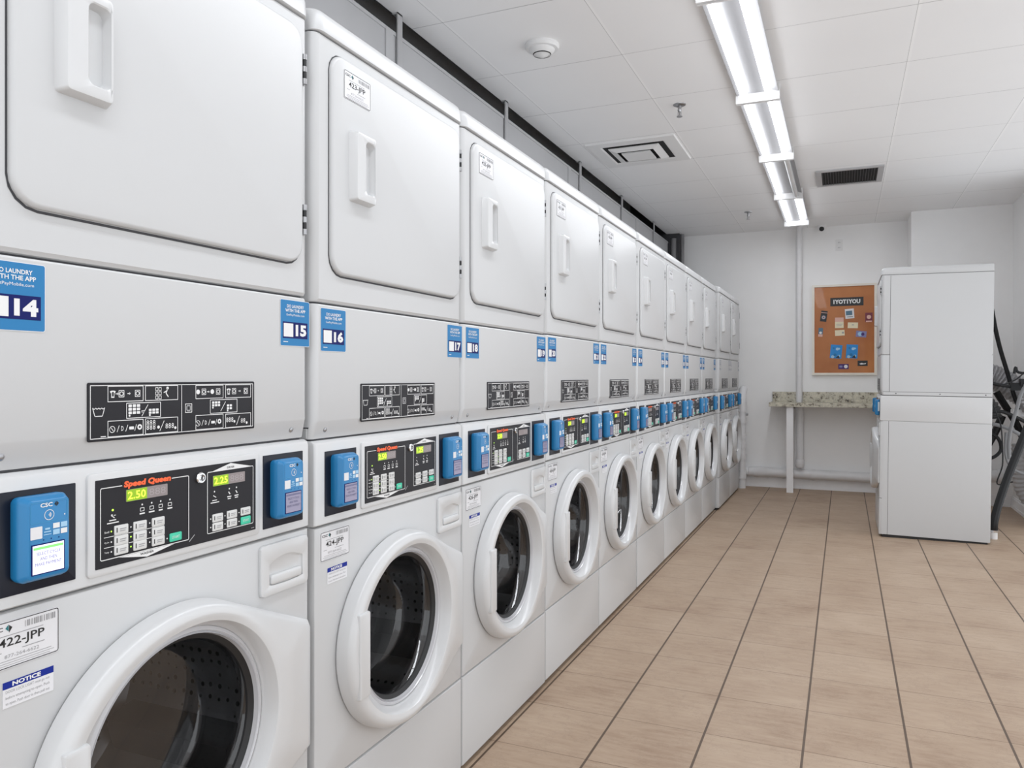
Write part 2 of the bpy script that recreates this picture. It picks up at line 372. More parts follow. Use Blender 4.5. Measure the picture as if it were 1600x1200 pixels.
def f_door(b):
    b.loft([dloop(OUTR, .004, .001), dloop(OUTR, 0, .006), dloop(OUTR, .002, lambda u: max(hx(u) - .014, .007)), dloop(OUTR, .007, lambda u: hx(u) - .005),
            dloop(OUTR, .014, lambda u: hx(u) - .001), dloop(OUTR, .020, lambda u: hx(u)),
            [tuple(Vector(p) * .5 + Vector(q) * .5) for p, q in zip(dloop(OUTR, .020, lambda u: hx(u) + .001), dloop(LIPR, -.012, .045))],
            dloop(LIPR, -.010, .045), dloop(LIPR, -.003, .043), dloop(LIPR, 0, .038), dloop(circ(.1915), 0, .018), dloop(circ(.1895), 0, .004)], 0, False, False)
def f_trim(b):
    b.loft([dloop(circ(.1905), 0, .014), dloop(circ(.184), 0, .018), dloop(circ(.181), 0, .012)], 0, False, False)
    b.loft([dloop(circ(.181), 0, .012), dloop(circ(.179), 0, .016), dloop(circ(.177), 0, .008)], 0, False, False)
    b.loft([dloop(circ(.177), 0, .008), dloop(circ(.168), 0, .001), dloop(circ(.164), 0, -.012)], 1, False, False)
def f_glass(b):
    b.loft([dloop(circ(.172), 0, .004), dloop(circ(.166), 0, -.004), dloop(circ(.158), 0, -.030), dloop(circ(.150), 0, -.075), dloop(circ(.138), 0, -.092),
            dloop(circ(.09), 0, -.100), dloop(circ(.004), 0, -.103)], 0, False, True)
def f_handle(b):
    # grip plate across the left of the porthole, undercut edge
    P = lambda x, i: [(x, u, z) for u, z in rr_pts(.098 + i, .1385 - i, .448 + i, .640 - i, .004, 3)]
    b.loft([P(.030, 0), P(.046, 0), P(.049, .0012), P(.050, .004)])
def f_drum(b):
    b.lathe((-.03, *DC), (-1, 0, 0), [(0, .235), (.01, .243), (.36, .243), (.38, .20), (.385, .01)], 0, 56, False, True)
    for k in range(3):
        a = R(90 + 120 * k)
        for (t0, t1) in ((-.05, -.37),):
            L = []
            for x in (t0, t1):
                row = []
                for da, rr in ((-.20, .243), (-.09, .205), (0, .192), (.09, .205), (.20, .243)):
                    row.append((x, DC[0] + rr * math.cos(a + da), DC[1] + rr * math.sin(a + da)))
                L.append(row)
            b.loft(L, 1, True, True)
    b.lathe((-.022, *DC), (-1, 0, 0), [(0, .199), (.012, .190), (.03, .214), (.02, .236)], 2, 56, False, False)
def f_front(b):
    zb, zt = .285, .8445
    def rect_loop(i, x):
        L = []
        for k in range(ND):
            a = 2 * PI * k / ND; dx, dz = math.cos(a), math.sin(a)
            u0, u1, z0, z1 = .001 + i, WD - .001 - i, zb + i, zt - i
            t = min(((u1 if dx > 0 else u0) - DC[0]) / dx if abs(dx) > 1e-6 else 9, ((z1 if dz > 0 else z0) - DC[1]) / dz if abs(dz) > 1e-6 else 9)
            L.append([x, DC[0] + t * dx, DC[1] + t * dz])
        for (cu, cz) in ((u0, z0), (u1, z0), (u0, z1), (u1, z1)):
            k = min(range(ND), key=lambda q: (L[q][1] - cu) ** 2 + (L[q][2] - cz) ** 2); L[k] = [x, cu, cz]
        return [tuple(p) for p in L]
    b.loft([rect_loop(0, -.02), rect_loop(0, -.005), rect_loop(.0015, -.0015), rect_loop(.005, 0), dloop(circ(.200), 0, 0), dloop(circ(.198), 0, -.02)], 0, False, False)
def plan(b, lv, mi=0, caps=True, dep=DEP):
    """body lofted upwards: levels (z, front x, side inset, corner radius)"""
    L = []
    for z, xf, ins, r in lv:
        P = [(-dep, ins, z), ]
        for i in range(7):
            a = R(90 * i / 6); P.append((xf - r + r * math.sin(a), ins + r - r * math.cos(a), z))
        for i in range(7):
            a = R(90 * i / 6); P.append((xf - r + r * math.cos(a), WD - ins - r + r * math.sin(a), z))
        P.append((-dep, WD - ins, z)); L.append(P)
    b.loft(L, mi, caps, caps)
def f_cab(b):
    t = .012
    b.box(-DEP, -.018, .002, .002 + t, .022, .846); b.box(-DEP, -.018, WD - .002 - t, WD - .002, .022, .846)
    b.box(-DEP, -DEP + t, .002, WD - .002, .022, .846); b.box(-DEP, -.02, .002, WD - .002, .022, .035)
    b.box(-DEP, -.02, .01, WD - .01, .835, .8465, 1)
    for y0, y1 in ((.0005, .002), (WD - .002, WD - .0005)):       # pressed side skins with a narrow seam behind the front edge
        b.box(-.055, -.021, y0, y1, .022, .845); b.box(-.690, -.0575, y0, y1, .022, .845); b.box(-.0575, -.055, y0 + .0006, y1 - .0006, .022, .845, 1)
def f_kick(b):
    b.loft([[(x, u, z) for u, z in rr_pts(.001 + i, WD - .001 - i, .020 + i, .2815 - i, .003)] for i, x in ((0, -.03), (0, -.004), (.0015, -.001), (.004, 0))])
def f_gap_shade(b): b.box(-.685, -.022, .006, WD - .006, .0, .0215)  # black block stands in for the shaded gap beneath the cabinet
def f_console(b):
    plan(b, [(.8475, -.004, .001, .006), (.8485, -.001, .0005, .006), (.851, .002, 0, .006), (1.020, .002, 0, .006), (1.026, .0, 0, .006), (1.0305, -.008, .002, .005)])
    b.rr(.1655, .530, .8605, 1.0165, .008, .001, .0062, .003)
def f_gap(b): plan(b, [(1.029, -.014, .006, .01), (1.036, -.014, .006, .01)])
def f_drycab(b):
    plan(b, [(1.0345, -.0125, .001, .010), (1.036, -.011, .0005, .012), (1.070, -.002, 0, .016), (1.0745, 0, 0, .018), (1.3215, 0, 0, .018), (1.3245, -.002, .0006, .017), (1.3252, -.008, .002, .015)])
    plan(b, [(1.3252, -.010, .004, .014), (1.3285, -.010, .004, .014)], 1)
    plan(b, [(1.3285, -.009, .002, .015), (1.3300, -.004, .001, .016), (1.336, 0, 0, .018), (1.9045, 0, 0, .018), (1.9055, -.002, .001, .017)])
    for a, c in ((-.0014, .0005), (WD - .0005, WD + .0014)):      # flat side skins
        b.box(-.692, -.058, a, c, 1.060, 1.903); b.box(-.692, -.020, a, c, 1.037, 1.0575); b.box(-.690, -.015, a + .0008, c - .0008, 1.0575, 1.060, 1)
        b.box(-.058, -.0555, a + .0008, c - .0008, 1.060, 1.90, 1)
        for x in (-.10, -.38, -.66): b.cyl((x, a if a < .1 else c, 1.047), (x, (a - .001) if a < .1 else (c + .0004), 1.047), .004, None, 1, 10)
    plan(b, [(1.9055, -.006, .004, .016), (1.9085, -.006, .004, .016)], 1)
def f_lid(b):
    plan(b, [(1.9085, .004, .0012, .022), (1.910, .007, .0004, .024), (1.940, .006, .0004, .026), (1.952, .001, .002, .026), (1.960, -.008, .008, .026), (1.9635, -.022, .018, .026), (1.9645, -.05, .04, .02)])
def f_ddoor(b):
    # dark reveal, then the pressed door skin
    b.stroke(.0475, .6580, 1.3890, 1.8825, .045, .0040, .0004, 1)
    b.rr(.0505, .6550, 1.394, 1.8795, .042, .0002, .0105, .007, 0, 4)
def f_pull(b):
    # raised pull, its right half scooped out
    u0, u1, z0, z1 = .113, .194, 1.566, 1.722
    S = [[(x, u, z) for u, z in rr_pts(u0 + i, u1 - i, z0 + i * .6, z1 - i * .6, .006, 5)] for i, x in ((-.003, .0103), (.002, .026), (.004, .0295), (.008, .0305))]
    R1 = [[(x, u, z) for u, z in rr_pts(.148 + i, .1895 - i, 1.584 + i, 1.7075 - i, .010, 5)] for i, x in ((0, .0305), (.002, .029), (.006, .014))]
    b.loft(S + R1, 0, False, True)
def f_hinge(b):
    for k in range(5): b.cyl((.007, .661, k * .0126 + .0003), (.007, .661, k * .0126 + .0116), .0052 if k % 2 == 0 else .0044, None, 0 if k % 2 == 0 else 1, 12)
    b.box(.0005, .003, .6625, .668, 0, .063)
def f_infoplate(b):
    b.rr(.1687, .5195, 1.0635, 1.1523, .003, .0003, .0022, .0006)
    X = .0026; g = 1
    S = lambda u0, u1, z0, z1: b.stroke(u0, u1, z0, z1, .0008, .0011, X, g)
    S(.1722, .5150, 1.0675, 1.1485); b.line(.3443, 1.068, .3443, 1.148, .0011, X, g)
    S(.2019, .2671, 1.1225, 1.1473); S(.2704, .3365, 1.1225, 1.1473); S(.2352, .3011, 1.0957, 1.1204)
    S(.2019, .2671, 1.0688, 1.0940); S(.2704, .3365, 1.0688, 1.0943)
    S(.3747, .4394, 1.1228, 1.1468); S(.4445, .5096, 1.1226, 1.1470); S(.4077, .4740, 1.0960, 1.1208)
    S(.3747, .4394, 1.0690, 1.0947); S(.4445, .5096, 1.0684, 1.0940)
    w = .0011
    # wash tub
    b.line(.1764, 1.1145, .1802, 1.1020, w, X, g); b.line(.1802, 1.1018, .1930, 1.1018, w, X, g); b.line(.1930, 1.1020, .1969, 1.1145, w, X, g)
    for k in range(4): b.line(.1768 + k * .005, 1.1142, .1790 + k * .005, 1.1122, w, X, g); b.line(.1790 + k * .005, 1.1122, .1816 + k * .005, 1.1142, w, X, g)
    S(.3518, .3670, 1.1000, 1.1155); b.stroke(.3545, .3643, 1.1025, 1.1130, .003, .0022, X, 2)
    def shirt(u, z):
        b.poly([(u - .005, z + .004), (u - .002, z + .005), (u + .002, z + .005), (u + .005, z + .004), (u + .004, z + .001), (u + .0028, z + .002), (u + .0028, z - .006), (u - .0028, z - .006), (u - .0028, z + .002), (u - .004, z + .001)], X, g)
        b.rect(u - .0015, u + .0015, z - .004, z + .003, X + .0003, 0)
    def mach(u, z): b.stroke(u - .005, u + .005, z - .0055, z + .0055, .0006, .001, X, g); b.ringf(u, z, .0036, .0012, X, g)
    def arrow(u, z): b.line(u - .0028, z, u + .0015, z, .0012, X, g); b.poly([(u + .0008, z - .0022), (u + .0030, z), (u + .0008, z + .0022)], X, g)
    shirt(.2110, 1.1350); arrow(.2185, 1.1350); mach(.2265, 1.1350); arrow(.2400, 1.1350); mach(.2560, 1.1350)
    for i in range(3):
        for j in range(2): b.stroke(.2905 + j * .0065, .2960 + j * .0065, 1.1247 + i * .0068, 1.1305 + i * .0068, .0004, .0009, X, g)
    b.disc(.3148, 1.1425, .0026, X, g); b.line(.3148, 1.1415, .3115, 1.1345, .0022, X, g); b.line(.3115, 1.1345, .3165, 1.1280, .0018, X, g); b.line(.3070, 1.1352, .3115, 1.1375, .0014, X, g)
    b.disc(.3805, 1.1350, .0042, X, g); mach(.3935, 1.1350); arrow(.4035, 1.1350); b.disc(.4130, 1.1350, .0042, X, g); mach(.4270, 1.1350)
    shirt(.4525, 1.1350); mach(.4660, 1.1350); arrow(.4800, 1.1350); mach(.4960, 1.1350)
    def keys(u, z, n, m_, du=.0078, dz=.0055):
        for i in range(n):
            for j in range(m_): b.rr(u + i * du, u + i * du + du * .78, z - j * dz - dz * .78, z - j * dz, .0006, X, X + .0002, 0, g)
        b.disc(u + .002, z - m_ * dz - .001, .0018, X, g)
    keys(.2390, 1.1178, 3, 3); b.stroke(.2635, .2690, 1.1045, 1.1075, .0004, .0007, X, g); b.line(.2640, 1.0985, .2760, 1.1165, w, X, g); keys(.2775, 1.1095, 3, 2, .0068, .0045)
    keys(.4125, 1.1175, 3, 2, .0068, .0050); b.line(.4330, 1.0995, .4450, 1.1165, w, X, g); keys(.4480, 1.1110, 2, 2, .0070, .0050)
    for u in (.2100, .3800):
        b.ringf(u, 1.0805, .0052, .001, X, g); b.line(u - .002, 1.083, u + .002, 1.078, .001, X, g); b.line(u + .0085, 1.0760, u + .0125, 1.0860, .001, X, g)
        b.text('D', u + .0180, 1.0810, .0042, .0072, X, g, .01); b.line(u + .0240, 1.0760, u + .0280, 1.0860, .001, X, g)
        b.rr(u + .0305, u + .0390, 1.0785, 1.0830, .001, X, X + .0002, 0, g); b.line(u + .0405, 1.0760, u + .0440, 1.0860, .001, X, g); b.ringf(u + .0500, 1.0815, .0044, .0026, X, g)
    def seg8(u, z, n, s_=.0062):
        for i in range(n): b.text('8', u + i * s_, z, s_ * .8, .0085, X, g)
    seg8(.2755, 1.0870, 3); seg8(.2755, 1.0800, 3); b.disc(.2965, 1.0790, .0026, X, g); b.line(.2990, 1.0725, .3080, 1.0890, w, X, g); seg8(.3130, 1.0800, 3); b.disc(.3310, 1.0760, .0024, X, g)
    seg8(.4490, 1.0830, 3); b.disc(.4668, 1.0795, .0024, X, g); b.line(.4720, 1.0725, .4800, 1.0890, w, X, g); seg8(.4860, 1.0800, 2); b.disc(.4985, 1.0755, .0024, X, g)
    b.rect(.190, .199, 1.0700, 1.0712, X, g)
def f_ctrl(b):
    b.rr(.1778, .5175, .8722, 1.0058, .0012, .006, .0070)
    X = .0074; w = .0013
    def frame(u0, u1, z0, z1, gap=None):
        r = .003; b.stroke(u0, u1, z0, z1, r, w, X, 1)
    frame(.1853, .3557, .8835, .9935); frame(.3964, .5108, .8850, .9940)
    b.poly([(.2172, .8832), (.2697, .8735), (.3244, .8832)], X + .0001, 1); b.text('WASHER', .2697, .8800, .026, .0038, X + .0004, 0, .01)
    b.poly([(.4080, .9938), (.4524, 1.0045), (.5050, .9938)], X + .0001, 1); b.text('DRYER', .4524, .9972, .018, .0034, X + .0004, 0, .01)
    b.rect(.2235, .3190, .9885, .9990, X + .0003, 0)
    b.text('Speed Queen', .2715, .9930, .0905, .0125, X + .0008, 2, .06, .12)
    # printed pictograms above and beside the keys
    for u, wd in ((.2606, .010), (.2788, .011), (.2966, .008), (.3152, .010)):
        b.disc(u, .9582, .0015, X, 1); b.stroke(u - .004, u + .004, .9475, .9535, .0008, .0010, X, 1); b.rect(u - wd / 2, u + wd / 2, .9430, .9452, X, 1)
    b.disc(.2070, .9578, .0018, X, 3); b.disc(.2055, .9500, .0016, X, 1); b.line(.2055, .949, .210, .9455, .0014, X, 1); b.rect(.2090, .2125, .9490, .9500, X, 1)
    b.rect(.2010, .2130, .9415, .9432, X, 1); b.rect(.1970, .2175, .9375, .9392, X, 1)
    for u in (.4133,): b.disc(u, .9577, .0015, X, 1); b.line(u - .003, .951, u + .004, .947, .0014, X, 1); b.rect(u - .005, u + .006, .9415, .9430, X, 1); b.rect(u - .009, u + .011, .9375, .9392, X, 1)
    for u in (.4491, .4670): b.disc(u, .9583, .0015, X, 1); b.line(u - .002, .953, u + .002, .948, .0022, X, 1); b.rect(u - .005, u + .005, .9430, .9450, X, 1); b.rect(u - .004, u + .004, .9395, .9412, X, 1)
    for z in (.9178, .9022): b.line(.1919, z, .3038, z, .0009, X, 1)
    for z, s_ in ((.9255, 'Soil'), (.9095, 'Cycle'), (.8945, 'Temp')): b.text(s_, .1965, z, .0080, .0030, X, 1, .01)
    for k, (u, z) in enumerate([(.2045, .9255), (.2045, .9095), (.2045, .8945), (.2395, .9262), (.2395, .9110), (.2395, .8955), (.2750, .9262), (.2750, .9110), (.2750, .8955), (.3095, .8945),
                                (.4045, .9105), (.4045, .8955), (.4385, .9108), (.4385, .8960), (.4735, .9108), (.4735, .8945)]):
        b.disc(u, z, .0013, X, 3 if k in (0, 4, 5) else 1, 8)
    b.line(.3560, .8800, .3680, .8900, .0016, X, 4); b.rect(.5050, .5130, .8760, .8772, X, 4)
def f_key(b):
    b.rr(-.0124, .0124, -.0072, .0072, .0018, 0, .0016, .0006)
    b.rect(-.009, -.0072, -.0035, .0040, .0018, 1); b.rect(-.003, .0085, .0005, .0020, .0018, 2); b.rect(-.003, .007, -.0025, -.0012, .0018, 2)
def f_start(b):
    b.rr(-.0124, .0124, -.0070, .0070, .0018, 0, .0016, .0006); b.text('START', 0, 0, .015, .0042, .0018, 1)
def f_lock(b):
    b.lathe((0, 0, 0), (1, 0, 0), [(0, .0098), (.004, .0098), (.006, .0085), (.006, .006), (.004, .0058), (.004, .0005)], 0, 20, False, True)
    b.ringf(.002, 0, .0048, .0012, .0065, 1); b.rect(.001, .003, -.003, .003, .0045, 1)
def f_display(b, w, n_lit, txt, lit):
    h = .0185
    b.rr(0, w, 0, h, .001, 0, .0010, 0, 2)
    if lit:
        b.rect(0.0003, w * n_lit, .0003, h - .0003, .0012, 0); b.text(txt, w * n_lit * .5, h / 2, w * n_lit * .86, h * .66, .0014, 1, .01)
    b.text('888', w * (1 + n_lit) / 2, h / 2, w * (1 - n_lit) * .8, h * .6, .0012, 3)
def f_plateL(b): b.rr(.0325, .1485, .866, 1.0065, .0012, .0015, .0034, .0005); 
def f_plateR(b): b.rr(.5425, .6605, .866, 1.0085, .0012, .0015, .0034, .0005)
# payment reader in its own frame: origin at lower left of its base, 0.070 wide, 0.116 tall, 0.032 deep
def f_reader(b):
    lv = ((.0012, .0036), (0, .010), (0, .0205), (.0010, .0225), (.0045, .0315), (.0065, .0330))
    b.loft([[(x, u, z) for u, z in rr_pts(i, .070 - i, i, .116 - i, .009 - i * .3, 5)] for i, x in lv])
    b.stroke(.0085, .0620, .0800, .1080, .003, .0006, .0333, 4)
    X = .0334
    b.text('CSC', .0310, .1035, .0175, .0058, X, 1, .03); b.poly([(.0425, .1035), (.0455, .1070), (.0455, .1000)], X, 2); b.poly([(.0460, .1070), (.0490, .1035), (.0460, .1000)], X, 2)
    b.ringf(.0350, .0895, .0072, .0008, X, 1); 
    for k, r_ in enumerate((.0018, .0032, .0046)):
        b.loft([[(X, .0335 + r_ * math.cos(R(t)), .0895 + r_ * math.sin(R(t))) for t in range(-50, 51, 20)], [(X, .0335 + (r_ - .0008) * math.cos(R(t)), .0895 + (r_ - .0008) * math.sin(R(t))) for t in range(-50, 51, 20)]], 1, False, False, False)
    b.disc(.0575, .0870, .0010, X, 1)
    b.rect(.0275, .0375, .0660, .0675, X, 3); b.rect(.0290, .0360, .0695, .0720, X, 3); b.rect(.0270, .0380, .0625, .0635, X, 3)
    for i in range(2):
        for j in range(2): b.rect(.0405 + i * .0112, .0502 + i * .0112, .0610 + j * .0088, .0680 + j * .0088, X, 1 if (i + j) % 2 else 3)
    for i in range(3): b.disc(.0270 + i * .0110, .0565, .0009, X, 5, 8)
def f_patch(b): b.rr(0, .0165, 0, .0165, .0008, 0, .0004)
def f_rscreen(b, lit):
    b.rr(-.0015, .0465, -.0015, .0400, .001, -.002, .0004, 0, 3); b.rect(0, .045, 0, .0385, .0007, 0)
    if lit:
        b.rect(0.001, .044, .0325, .0360, .0010, 1)
        for k, s_ in enumerate(('SELECT CYCLE', 'AND THEN', 'MAKE PAYMENT')): b.text(s_, .0225, .0270 - k * .0072, (.034, .024, .038)[k], .0042, .0010, 2)
    else:
        b.rect(0.001, .044, .0325, .0360, .0009, 1)
        for k, s_ in enumerate(('SELECT CYCLE', 'AND THEN', 'MAKE PAYMENT')): b.text(s_, .0225, .0270 - k * .0072, (.034, .024, .038)[k], .0042, .0010, 2)
def f_clip(b): b.rr(.060, .0745, .030, .098, .004, .0036, .0150, .003)
def f_drawer(b):
    # pocket-faced drawer front: rounded outline lofted into an arched grip recess
    C = (.6055, .778); n = 72
    lens = [(.5560 + .1010 * t / 16, .7960 + .0120 * math.sin(PI * t / 16)) for t in range(17)] + [(.6570 - .1010 * t / 16, .7540 - .0030 * math.sin(PI * t / 16)) for t in range(17)]
    def loop(poly, off, x):
        L = []
        for k in range(n):
            q = 2 * PI * k / n; rr_ = ray_poly(poly, q, C) - off; L.append((x, C[0] + rr_ * math.cos(q), C[1] + rr_ * math.sin(q)))
        return L
    rc = rr_pts(.5335, .6740, .7345, .8345, .008, 6)
    b.loft([loop(rc, 0, .0003), loop(rc, 0, .0045), loop(rc, .0010, .0060), loop(rc, .003, .0066), loop(lens, -.001, .0066), loop(lens, .0008, .0060), loop(lens, .0015, .003), loop(lens, .006, .0006)], 0, False, True)
def f_grip(b):
    b.loft([[(x, u, z) for u, z in rr_pts(.5610 + i, .6520 - i, .7550 + i, .7730 - i, .005, 4)] for i, x in ((0, .0010), (0, .0065), (.0015, .0080), (.004, .0086))])
def f_asset(b, code):
    # washer or dryer machine number label, 0.104 x 0.064
    b.rr(0, .104, 0, .064, .004, 0, .0005); X = .0008
    b.stroke(.0010, .1030, .0010, .0630, .0035, .0011, X, 1)
    b.text('CSC', .0145, .0545, .0190, .0056, X, 1, .02); b.poly([(.027, .0545), (.0315, .0595), (.0315, .0500)], X, 2); b.poly([(.032, .0585), (.0365, .0545), (.032, .0480)], X, 1)
    random.seed(3)
    u = .054
    while u < .097: w = random.choice((.0008, .0014, .0022)); b.rect(u, u + w, .0500, .0585, X, 3); u += w + random.choice((.0008, .0012, .002))
    b.rect(.018, .080, .0440, .0450, X, 3); b.text(code, .0500, .0340, .0640, .0150, X, 1, .012)
    b.rect(.050, .082, .0225, .0236, X, 3); b.rect(.010, .022, .0225, .0236, X, 3)
    b.text('877-264-6622', .0500, .0165, .0480, .0048, X, 3)
    b.rect(.012, .092, .0104, .0112, X, 3); b.rect(.008, .096, .0072, .0079, X, 3); b.rect(.012, .090, .0042, .0049, X, 3)
def f_notice(b):
    b.rr(0, .072, 0, .0350, .0005, 0, .0004); b.rect(0, .072, .0255, .0350, .0006, 1); b.text('NOTICE', .0330, .0303, .0400, .0060, .0008, 2, .04)
    for k, s_ in enumerate(('DOOR LOCK LIGHT must go out', 'before attempting to open. Push', 'to open. Push door in then pull out')): b.text(s_, .0350, .0205 - k * .0078, .062, .0050, .0006, 3)
def f_sticker(b, num, faded):
    # 0.089 x 0.092
    b.rr(-.001, .090, -.001, .093, .004, 0, .0004, 0, 3); b.rr(0, .089, 0, .092, .003, .0004, .0006, 0, 0); X = .0009
    b.rect(.006, .083, .0150, .0480, X, 1)
    b.text('DO LAUNDRY', .0450, .0800, .052, .0065, X, 2, .02); b.text('WITH THE APP', .0450, .0715, .062, .0065, X, 2, .02); b.text('GetPayMobile.com', .0450, .0620, .056, .0058, X, 2)
    b.rect(.0085, .0375, .0180, .0450, X + .0003, 2)
    b.text(num, .0620, .0315, .0340, .0235, X + .0003, 2, .05); b.rect(.008, .022, .0070, .0086, X, 2)
def f_screw(b): b.lathe((0, 0, 0), (1, 0, -.25), [(0, .0055), (.0015, .0055), (.0028, .003), (.003, .0005)], 0, 12, False, True)

def machine(y, k, loc, rot, label, nums, codes, group=None, lit=(True, True), texts=('2.50', '2.25'), screen_lit=False, dz=0.0):
    e = empty('stacked_washer_dryer', loc, rot); tag(e, label, 'washer dryer', group)
    P = lambda n, key, fn, mats, par=e, **kw: part(n, key, fn, mats, par, **kw)
    P('washer_cabinet', 'cab', f_cab, ['enamel', 'seam']); P('kick_panel', 'kick', f_kick, ['enamel'])
    P('base_gap_shade', 'kd', f_gap_shade, ['rubber'], label='black block standing in for shade under the cabinet')
    P('washer_front', 'front', f_front, ['enamel']); P('drum', 'drum', f_drum, ['drum', 'baffle', 'gasket'], label='perforated steel drum')
    d = P('washer_door', 'door', f_door, ['plastic'], label='round white door with wide ring')
    P('door_glass', 'glass', f_glass, ['glass'], d, label='smoked glass bowl'); P('door_trim', 'trim', f_trim, ['rim', 'rubber'], d); P('door_grip', 'handle', f_handle, ['plastic'], d)
    P('control_console', 'console', f_console, ['plastic']); P('console_joint', 'gap', f_gap, ['seam'])
    P('dryer_cabinet', 'dry', f_drycab, ['enamel', 'seam']); P('top_lid', 'lid', f_lid, ['enamel'])
    dd = P('dryer_door', 'ddoor', f_ddoor, ['enamel', 'seam']); P('door_pull', 'pull', f_pull, ['plastic'], dd)
    if codes:
        P('asset_label', 'as' + codes[0], lambda b: f_asset(b, codes[0]), ['paper', 'ink', 'teal_ink', 'grey_print'], dd, loc=(.0110, .0900, 1.7905), label='printed machine number ' + codes[0])
        P('asset_label', 'as' + codes[1], lambda b: f_asset(b, codes[1]), ['paper', 'ink', 'teal_ink', 'grey_print'], loc=(.0004, .0205, .7690), label='printed machine number ' + codes[1])
        P('notice_label', 'notice', f_notice, ['paper', 'notice_blue', 'print', 'grey_print'], loc=(.0004, .0440, .7165), label='blue and white notice label')
    for z in (1.455, 1.766): P('hinge', 'hinge', f_hinge, ['steel', 'rubber'], loc=(0, 0, z))
    for u in (.045, .635): P('screw', 'screw', f_screw, ['steel'], loc=(-.0065, u, 1.0530))
    P('instruction_plate', 'info', f_infoplate, ['panel', 'print', 'grey_print'], label='charcoal plate of white pictograms')
    c = P('control_panel', 'ctrl', f_ctrl, ['panel', 'print', 'orange', 'led', 'grey_print'], label='charcoal key panel with orange lettering')
    P('display', 'dw%s%s' % (texts[0], lit[0]), lambda b: f_display(b, .0795, .49, texts[0], lit[0]), ['lcd', 'lcd_ink', 'lcd_grey', 'lcd_seg'], c, loc=(.0072, .2302, .9668))
    P('display', 'dd%s%s' % (texts[1], lit[1]), lambda b: f_display(b, .0785, .47, texts[1], lit[1]), ['lcd', 'lcd_ink', 'lcd_grey', 'lcd_seg'], c, loc=(.0072, .4092, .9672))
    for u in (.2215, .2560, .2912):
        for z in (.9258, .9098, .8948): P('key', 'key', f_key, ['button', 'ink', 'grey_print'], c, loc=(.0072, u, z))
    for u, z in ((.4204, .9105), (.4204, .8950), (.4550, .9110), (.4550, .8955), (.4897, .9112)): P('key', 'key', f_key, ['button', 'ink', 'grey_print'], c, loc=(.0072, u, z))
    for u, z in ((.3265, .8945), (.4900, .8942)): P('start_key', 'start', f_start, ['start', 'print'], c, loc=(.0072, u, z), label='green start key')
    P('key_lock', 'lock', f_lock, ['chrome', 'darkmetal'], c, loc=(.0070, .3790, .9865))
    for q, (n_, fn, uu) in enumerate((('L', f_plateL, .0515), ('R', f_plateR, .5605))):
        P('mounting_plate', 'plate' + n_, fn, ['navy_plate'])
        r = P('payment_reader', 'reader', f_reader, ['reader', 'print', 'ink', 'pale_blue', 'reader_face', 'navy'], loc=(0, uu, .8830), label='sky blue card reader')
        on = screen_lit and q == 0
        P('reader_screen', 'rs%s' % on, lambda b: f_rscreen(b, on), ['screen_on', 'screen_green', 'screen_ink', 'navy'] if on else ['screen_off', 'screen_ink', 'screen_ink', 'navy'], r, loc=(.0333, .0110, .0120), label='lit payment screen' if on else None)
        P('code_patch', 'patch', f_patch, ['paper'], r, loc=(.0331, .0085, .0590)); P('rear_clip', 'clip', f_clip, ['clear_rim'], r)
    dr = P('detergent_drawer', 'drawer', f_drawer, ['plastic']); P('drawer_grip', 'grip', f_grip, ['plastic'], dr)
    if nums:
        for n_, u in zip(nums, (.0215, .5950)):
            if n_: P('number_sticker', 'st' + n_, lambda b: f_sticker(b, n_, False), ['faded', 'faded_dark', 'print', 'paper'] if k >= 9 else ['sky', 'navy', 'print', 'paper'], loc=(.0004, u - (.0075 if n_ == '14' else 0), 1.2245), label=('faded grey sticker numbered ' if k >= 9 else 'blue sticker numbered ') + n_)
    return e
starts = [.627, 1.329, 2.018, 2.707, 3.396, 4.100, 4.791, 5.480, 6.169, 6.870, 7.559]
desc = ['nearest stacked white washer and dryer, cut by left frame edge, stickers 14 and 15',
        'second stacked white washer and dryer from the left, bearing blue stickers 16 and 17',
        'third stacked white washer and dryer from the left, bearing stickers 18 and 19',
        'fourth stacked white washer and dryer, bearing stickers 20 and 21',
        'fifth stacked white washer and dryer, next beyond the one numbered 20 and 21',
        'sixth stacked white washer and dryer from the near end of the row',
        'seventh stacked white washer and dryer, middle of the far half of the row',
        'eighth stacked white washer and dryer from the near end of the row',
        'ninth stacked white washer and dryer, just before the two that stand slightly forward',
        'tenth stacked white washer and dryer, second from the back wall end of the row',
        'last stacked white washer and dryer, beside the white corner pipe at the back wall']
for i, y in enumerate(starts):
    prices = ('2.50', '2.25') if i == 0 else ('2.50', '1.25')
    machine(y, i, (.030 if i >= 9 else 0, y, (.004, -.003)[min(i, 1)] if i < 3 else 0), (0, 0, 0), desc[i],
            (str(14 + 2 * i), str(15 + 2 * i)), ('%d-JPP' % (421 + 2 * i), '%d-JPP' % (422 + 2 * i)),
            'stacked washer dryers in the row along the left wall', (i < 5, i < 5 and i != 2), prices, i == 0)
machine(0, 99, (1.262, 6.205 + WD, 0), (0, R(-.75), R(180)), 'freestanding white stacked washer and dryer seen from its plain side, right of the corkboard', None, None, None, (False, False))

